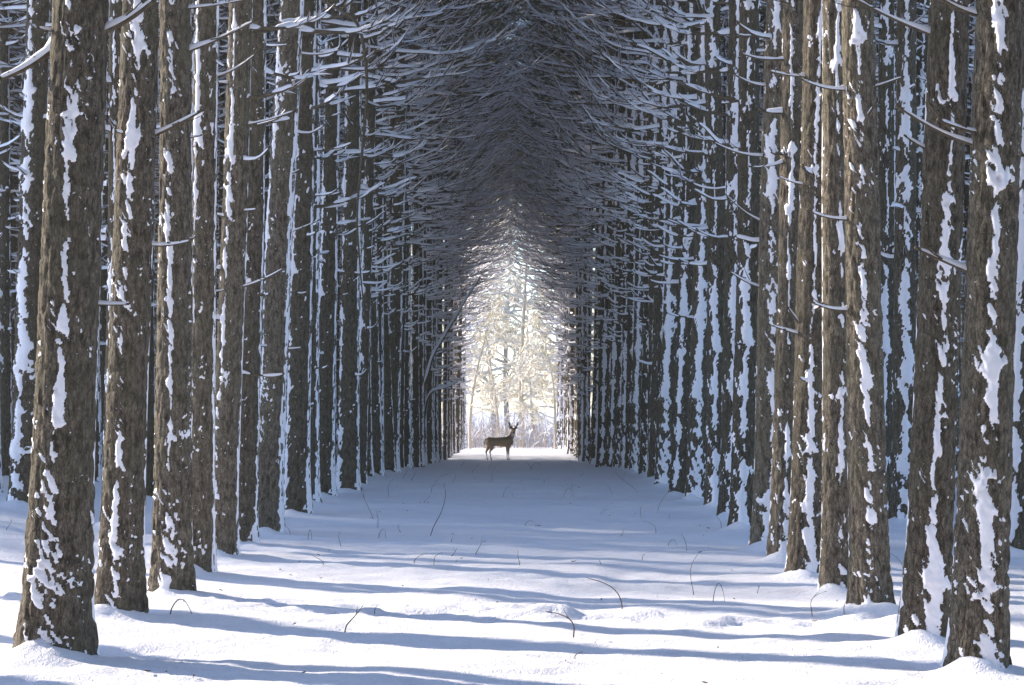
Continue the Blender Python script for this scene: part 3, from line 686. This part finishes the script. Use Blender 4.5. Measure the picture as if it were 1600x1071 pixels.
# ------------------------------------------------------------------ the deer
def build_deer():
    def mat_fur():
        b = NB('deer_fur'); at = b.n('ShaderNodeVertexColor', layer_name='fur'); v = b.coord(); n1 = b.noise(v, 60, 3)
        x = b.n('ShaderNodeMix', data_type='RGBA', blend_type='MULTIPLY'); x.inputs[0].default_value = .6
        b.l(at.outputs[0], x.inputs[6]); b.l(b.ramp(n1, [(.3, (.6, .6, .6)), (.7, (1.25, 1.2, 1.1))]), x.inputs[7]); b.l(x.outputs[2], b.p.inputs['Base Color'])
        b.p.inputs['Roughness'].default_value = .9; b.bump(n1, .5, .01); return b.m
    U = .0024
    mb = MB()
    def loft(rings, sides=14):
        # rings: (x, y, z, half-width along y, half-height, axis tilt) ; axis mainly along the chain
        P = np.array([q[:3] for q in rings], float); T = tangents(P); n = len(P)
        Y = np.tile(np.array([0, 1.0, 0]), (n, 1)); Y -= T * (T * Y).sum(1, keepdims=True); Y /= np.linalg.norm(Y, axis=1, keepdims=True); B = np.cross(T, Y)
        a = np.linspace(0, 2 * np.pi, sides, endpoint=False); wy = np.array([q[3] for q in rings]); wb = np.array([q[4] for q in rings])
        V = P[:, None] + wy[:, None, None] * np.cos(a)[None, :, None] * Y[:, None] + wb[:, None, None] * np.sin(a)[None, :, None] * B[:, None]
        V = np.vstack([V.reshape(-1, 3), P[:1], P[-1:]]); s = sides; b = (n - 1) * s
        Tn = [(j, (j + 1) % s, n * s) [::-1] for j in range(s)] + [(b + j, b + (j + 1) % s, n * s + 1) for j in range(s)]
        mb.add(V, ring_faces(n, s), Tn)
    # trunk of the body, rump to chest
    loft([(-.50, 0, .70, .03, .05), (-.47, 0, .69, .10, .13), (-.38, 0, .68, .150, .165), (-.24, 0, .675, .150, .152), (-.05, 0, .668, .150, .160), (.14, 0, .664, .155, .180), (.30, 0, .670, .145, .190), (.42, 0, .67, .115, .165), (.50, 0, .675, .06, .09), (.53, 0, .68, .02, .03)])
    # neck and skull
    loft([(.30, 0, .70, .10, .16), (.40, 0, .78, .095, .135), (.46, -.01, .88, .078, .10), (.495, -.03, .98, .066, .082), (.515, -.05, 1.06, .060, .07), (.52, -.06, 1.10, .05, .055)])
    # head, turned to look at the camera (-y)
    loft([(.520, .045, 1.105, .03, .03), (.522, .01, 1.105, .066, .070), (.527, -.05, 1.095, .072, .074), (.533, -.11, 1.07, .060, .064), (.538, -.17, 1.035, .044, .048), (.541, -.22, 1.010, .036, .038), (.542, -.25, .997, .030, .030), (.542, -.265, .992, .012, .012)][::1])
    V0 = mb.V[-1]
    # tail
    loft([(-.47, 0, .77, .03, .03), (-.515, 0, .73, .035, .03), (-.535, 0, .64, .035, .022), (-.53, 0, .56, .015, .012)], 8)
    # legs: front pair, then hind pair with stifle forward and hock back
    for yy, dx in ((-.085, .0), (.085, .06)):
        loft([(.30 + dx * .5, yy, .66, .06, .10), (.295 + dx, yy, .52, .052, .072), (.285 + dx, yy, .42, .036, .044), (.290 + dx, yy, .31, .026, .030), (.292 + dx, yy, .27, .027, .030), (.290 + dx, yy, .14, .017, .018), (.292 + dx, yy, .07, .020, .021), (.312 + dx, yy, .035, .022, .026), (.318 + dx, yy, .0, .026, .034)], 10)
    for yy, dx in ((-.09, .07), (.09, -.07)):
        loft([(-.33 + dx * .3, yy, .68, .07, .13), (-.31 + dx * .6, yy, .55, .070, .115), (-.32 + dx, yy, .44, .048, .075), (-.385 + dx, yy, .345, .030, .040), (-.405 + dx, yy, .30, .027, .034), (-.385 + dx, yy, .18, .019, .021), (-.372 + dx, yy, .08, .020, .021), (-.352 + dx, yy, .035, .022, .026), (-.345 + dx, yy, .0, .026, .034)], 10)
    # ears
    for sg in (-1, 1):
        loft([(.525 + sg * .05, -.02, 1.14, .016, .022), (.525 + sg * .10, -.025, 1.165, .016, .036), (.525 + sg * .15, -.03, 1.18, .012, .030), (.525 + sg * .185, -.03, 1.185, .006, .010)], 8)
    src = bpy.data.objects.new('tmp', mb.mesh('tmp', None)); C.objects.link(src)
    m = src.modifiers.new('r', 'REMESH'); m.mode = 'VOXEL'; m.voxel_size = .011; m.use_smooth_shade = True
    m2 = src.modifiers.new('s', 'SMOOTH'); m2.factor = .5; m2.iterations = 5
    me = bpy.data.meshes.new_from_object(src.evaluated_get(bpy.context.evaluated_depsgraph_get())); bpy.data.objects.remove(src, do_unlink=True)
    me.name = 'deer'; me.materials.clear(); me.materials.append(mat_fur())
    n = len(me.vertices); co = np.zeros(n * 3, np.float32); me.vertices.foreach_get('co', co); co = co.reshape(-1, 3); x, y, z = co.T
    ss = lambda v, a, b: np.clip((v - a) / (b - a), 0, 1) ** 2 * (3 - 2 * np.clip((v - a) / (b - a), 0, 1))
    def lay(c, col, k): return c * (1 - k[:, None]) + np.array(col) * k[:, None]
    c = np.tile(np.array([.46, .32, .20]), (n, 1))
    c = lay(c, (.24, .17, .11), ss(z, .70, .82) * (x < .45))                      # dark back
    c = lay(c, (.30, .24, .17), 1 - ss(z, .34, .46))                                # paler legs
    c = lay(c, (.60, .55, .46), (1 - ss(z, .46, .54)) * ss(z, .40, .47) * (np.abs(x) < .25))
    c = lay(c, (.55, .48, .38), (1 - ss(x, -.47, -.36)) * ss(z, .40, .5) * (1 - ss(z, .66, .76)))   # pale rump
    c = lay(c, (.75, .72, .66), ss(z, .84, .90) * (1 - ss(z, .98, 1.02)) * (y < -.03) * (x > .44))    # white throat
    c = lay(c, (.022, .018, .015), ((y < -.235) & (z > .9)).astype(float))               # nose
    c = lay(c, (.030, .024, .018), ss(z, 1.13, 1.16) * (np.abs(x - .525) < .05))
    c = lay(c, (.02, .018, .016), (1 - ss(z, .03, .05)))                                 # hooves
    at = me.color_attributes.new('fur', 'FLOAT_COLOR', 'POINT'); at.data.foreach_set('color', np.concatenate([c, np.ones((n, 1))], 1).astype(np.float32).ravel())
    body = obj('deer', me)
    # antlers
    M_ant = mat_plain('antler', (.04, .03, .022), (.10, .075, .05), 30, .6)
    M_eye = mat_plain('eye', (.01, .008, .006), (.015, .012, .01), 5, .15, 0)
    for sg in (-1, 1):
        ab = MB()
        main = np.array([(.03, .0, 1.15), (.07, .02, 1.19), (.125, .02, 1.24), (.155, -.02, 1.30), (.150, -.06, 1.36), (.128, -.09, 1.405)]) * np.array([sg, 1, 1]) + np.array([.525, -.02, 0])
        tube(ab, main, [.029, .028, .026, .023, .018, .009], 8)
        for a_, b_ in ((1, (.05, -.03, 1.29)), (2, (.10, .0, 1.36)), (3, (.185, -.05, 1.40))):
            e = np.array(b_) * np.array([sg, 1, 1]) + np.array([.525, -.02, 0]); v = np.linspace(0, 1, 4)[:, None]; tube(ab, main[a_] + (e - main[a_]) * v, [.020, .018, .015, .007], 6)
        obj('antler', ab.mesh('antler', M_ant), body)
        eb = MB(); th = np.linspace(0, np.pi, 6); ph = np.linspace(0, 2 * np.pi, 8, endpoint=False)
        E = np.array([[[math.sin(t) * math.cos(p), math.sin(t) * math.sin(p), math.cos(t)] for p in ph] for t in th]).reshape(-1, 3) * .014 + np.array([.530 + sg * .058, -.095, 1.095])
        eb.add(E, ring_faces(6, 8)); obj('eye', eb.mesh('eye', M_eye), body)
    DX, DY = -.47, 70.0
    body.location = (DX, DY, gz(DX, DY) - .012)
    tag(body, 'antlered deer standing side-on across the path, head turned to the camera', 'deer')
build_deer()

# ------------------------------------------------------------------ bare twigs poking out of the snow: base px, tip px, bow px, kind
TW = [((585, 814), (561, 757), -3, 0), ((590, 823), (587, 795), 2, 0), ((670, 836), (694, 752), 12, 0), ((627, 832), (622, 818), -2, 0), ((705, 851), (707, 840), 0, 0), ((741, 870), (753, 838), 4, 0),
      ((703, 872), (713, 856), 3, 0), ((678, 884), (691, 866), -4, 0), ((646, 881), (668, 866), -3, 0), ((537, 981), (567, 945), 3, 0), ((585, 958), (590, 946), -1, 0), ((507, 887), (487, 871), 3, 0), ((481, 848), (488, 853), 0, 20),
      ((533, 854), (531, 832), -3, 0), ((454, 839), (445, 821), 2, 0), ((591, 838), (603, 829), 0, 9), ((608, 776), (615, 747), -5, 0), ((661, 784), (673, 771), 1, 0), ((675, 769), (689, 755), -6, 0), ((681, 753), (706, 738), -4, 0),
      ((706, 755), (712, 741), 2, 0), ((736, 738), (751, 721), 2, 0), ((769, 752), (781, 722), -4, 0), ((785, 775), (802, 770), 0, 14), ((642, 750), (651, 736), 1, 0), ((630, 748), (637, 736), 0, 0),
      ((973, 948), (916, 899), 14, 0), ((895, 993), (852, 948), 18, 0), ((1113, 942), (1134, 946), 0, 34), ((1085, 927), (1091, 863), -9, 0), ((1073, 866), (1065, 838), 2, 0), ((836, 848), (851, 856), -1, 0), ((813, 887), (810, 863), -2, 0),
      ((1000, 771), (961, 738), -7, 0), ((958, 773), (944, 752), 1, 0), ((1027, 806), (1053, 767), -4, 0), ((1002, 812), (1004, 792), -2, 0), ((1025, 830), (1004, 811), 6, 0), ((1044, 814), (1047, 800), 1, 0), ((938, 809), (952, 799), -2, 0),
      ((819, 822), (838, 820), 0, 8), ((881, 774), (898, 780), 0, 16), ((892, 768), (899, 759), -2, 0), ((1004, 878), (1008, 870), -2, 0), ((1043, 857), (1058, 854), 0, 8), ((1183, 926), (1187, 912), 0, 0), ((1127, 825), (1120, 807), 2, 0), ((898, 1026), (912, 1018), -3, 0),
      ((831, 735), (821, 721), 1, 0), ((828, 729), (847, 728), 0, 10), ((263, 968), (305, 981), 0, 34), ((1270, 958), (1292, 921), -12, 0), ((1319, 960), (1328, 930), -4, 0), ((1410, 901), (1393, 861), 8, 0), ((8, 851), (20, 831), 4, 0), ((152, 970), (190, 900), -6, 0), ((970, 836), (975, 823), 1, 0), ((905, 742), (912, 735), 1, 0), ((850, 758), (862, 748), -3, 0), ((760, 733), (768, 722), 1, 0), ((720, 727), (727, 716), 0, 0), ((940, 888), (936, 878), 0, 0)]
def depth_of(y):
    lo, hi = 6.0, 88.0
    for _ in range(40):
        m = (lo + hi) / 2; yy = HY + F * (HCAM - float(gprof(m))) / m
        if yy > y: lo = m
        else: hi = m
    return lo
for k, (a, b, bow, arch) in enumerate(TW):
    d = depth_of(a[1]); base = pix(*a, d); base.z = gz(base.x, d)
    sc = d / F; rs = np.random.RandomState(900 + k)
    ex, ez = (b[0] - a[0]) * sc, (a[1] - b[1]) * sc
    n = 10; s = np.linspace(0, 1, n); tilt = rs.uniform(-.25, .25)
    if arch: X = ex * s; Z = ez * s + 4 * (arch * sc) * s * (1 - s); Z[0] -= .04; Z[-1] = min(Z[-1], 0) - .05
    else: X = ex * s + bow * sc * np.sin(s * np.pi); Z = ez * s ** .9 + abs(bow) * sc * .4 * np.sin(s * np.pi); Z[0] -= .05
    P = np.stack([X, tilt * abs(ez) * s, Z], -1) + rs.normal(0, .02, (n, 3)) * np.hypot(ex, ez) * .4 * s[:, None] * (1 - s[:, None])
    r0 = (.0048 if k in (2, 9, 26, 27, 31, 50) else .0031) * max(1, d / 32)
    wb = MB(); tube(wb, P, r0 * (1 - .55 * s), 5)
    if k % 3 == 0 and not arch:
        p = P[5]; e = p + np.array([-bow * sc * .8 + (k % 2 - .5) * .2 * abs(ez), .05, .35 * abs(ez)]); v = np.linspace(0, 1, 4)[:, None]
        tube(wb, p + (e - p) * v, r0 * np.array([.6, .5, .4, .25]), 4)
    o = obj('twig', wb.mesh('twig', M_twig), None, base)
    near = 'sunlit striped snow' if a[1] > 838 else 'shaded blue snow'
    sd = 'towards the left row' if a[0] < 700 else 'towards the right row' if a[0] > 930 else 'in mid path'
    if arch: lab = f'thin twig bent into an arch on the {near} {sd}'
    elif k == 2: lab = 'tall bowed twig on the shaded snow, longest one left of the deer'
    elif k in (26, 27): lab = ['long bowed stem arching over sunlit snow right of mid path', 'pale bowed stem drooping over the brightest snow in mid path'][k - 26]
    elif k == 9: lab = 'straight slanting twig on the bright snow near the left row'
    elif k == 29: lab = 'tall thin bowed twig on striped snow before the right row'
    else: lab = f'bare thin twig sticking up from the {near} {sd}'
    tag(o, lab, 'twig', 'bare twigs poking out of the snowy path')
rs = np.random.RandomState(33); lb = MB()
for k in range(90):
    y = 9.5 + 26 * rs.rand() ** 1.3; x = rs.uniform(-2.6, 2.6); L = rs.uniform(.012, .05); a = rs.uniform(0, 6.28)
    v = np.linspace(-.5, .5, 3); P = np.stack([x + math.cos(a) * L * v, y + math.sin(a) * L * v, 0 * v], -1); P[:, 2] = gz0(P[:, 0], P[:, 1]) + .006 + rs.uniform(0, .012, 3)
    tube(lb, P, [.0025, .004, .002], 4)
tag(obj('litter', lb.mesh('litter', M_twig)), 'tiny bits of bark and needles fallen on the snow of the path', 'litter', None, 'stuff')
print('done', time.time() - T0, 'tris', sum(len(m.loops) - 2 * len(m.polygons) for m in bpy.data.meshes))
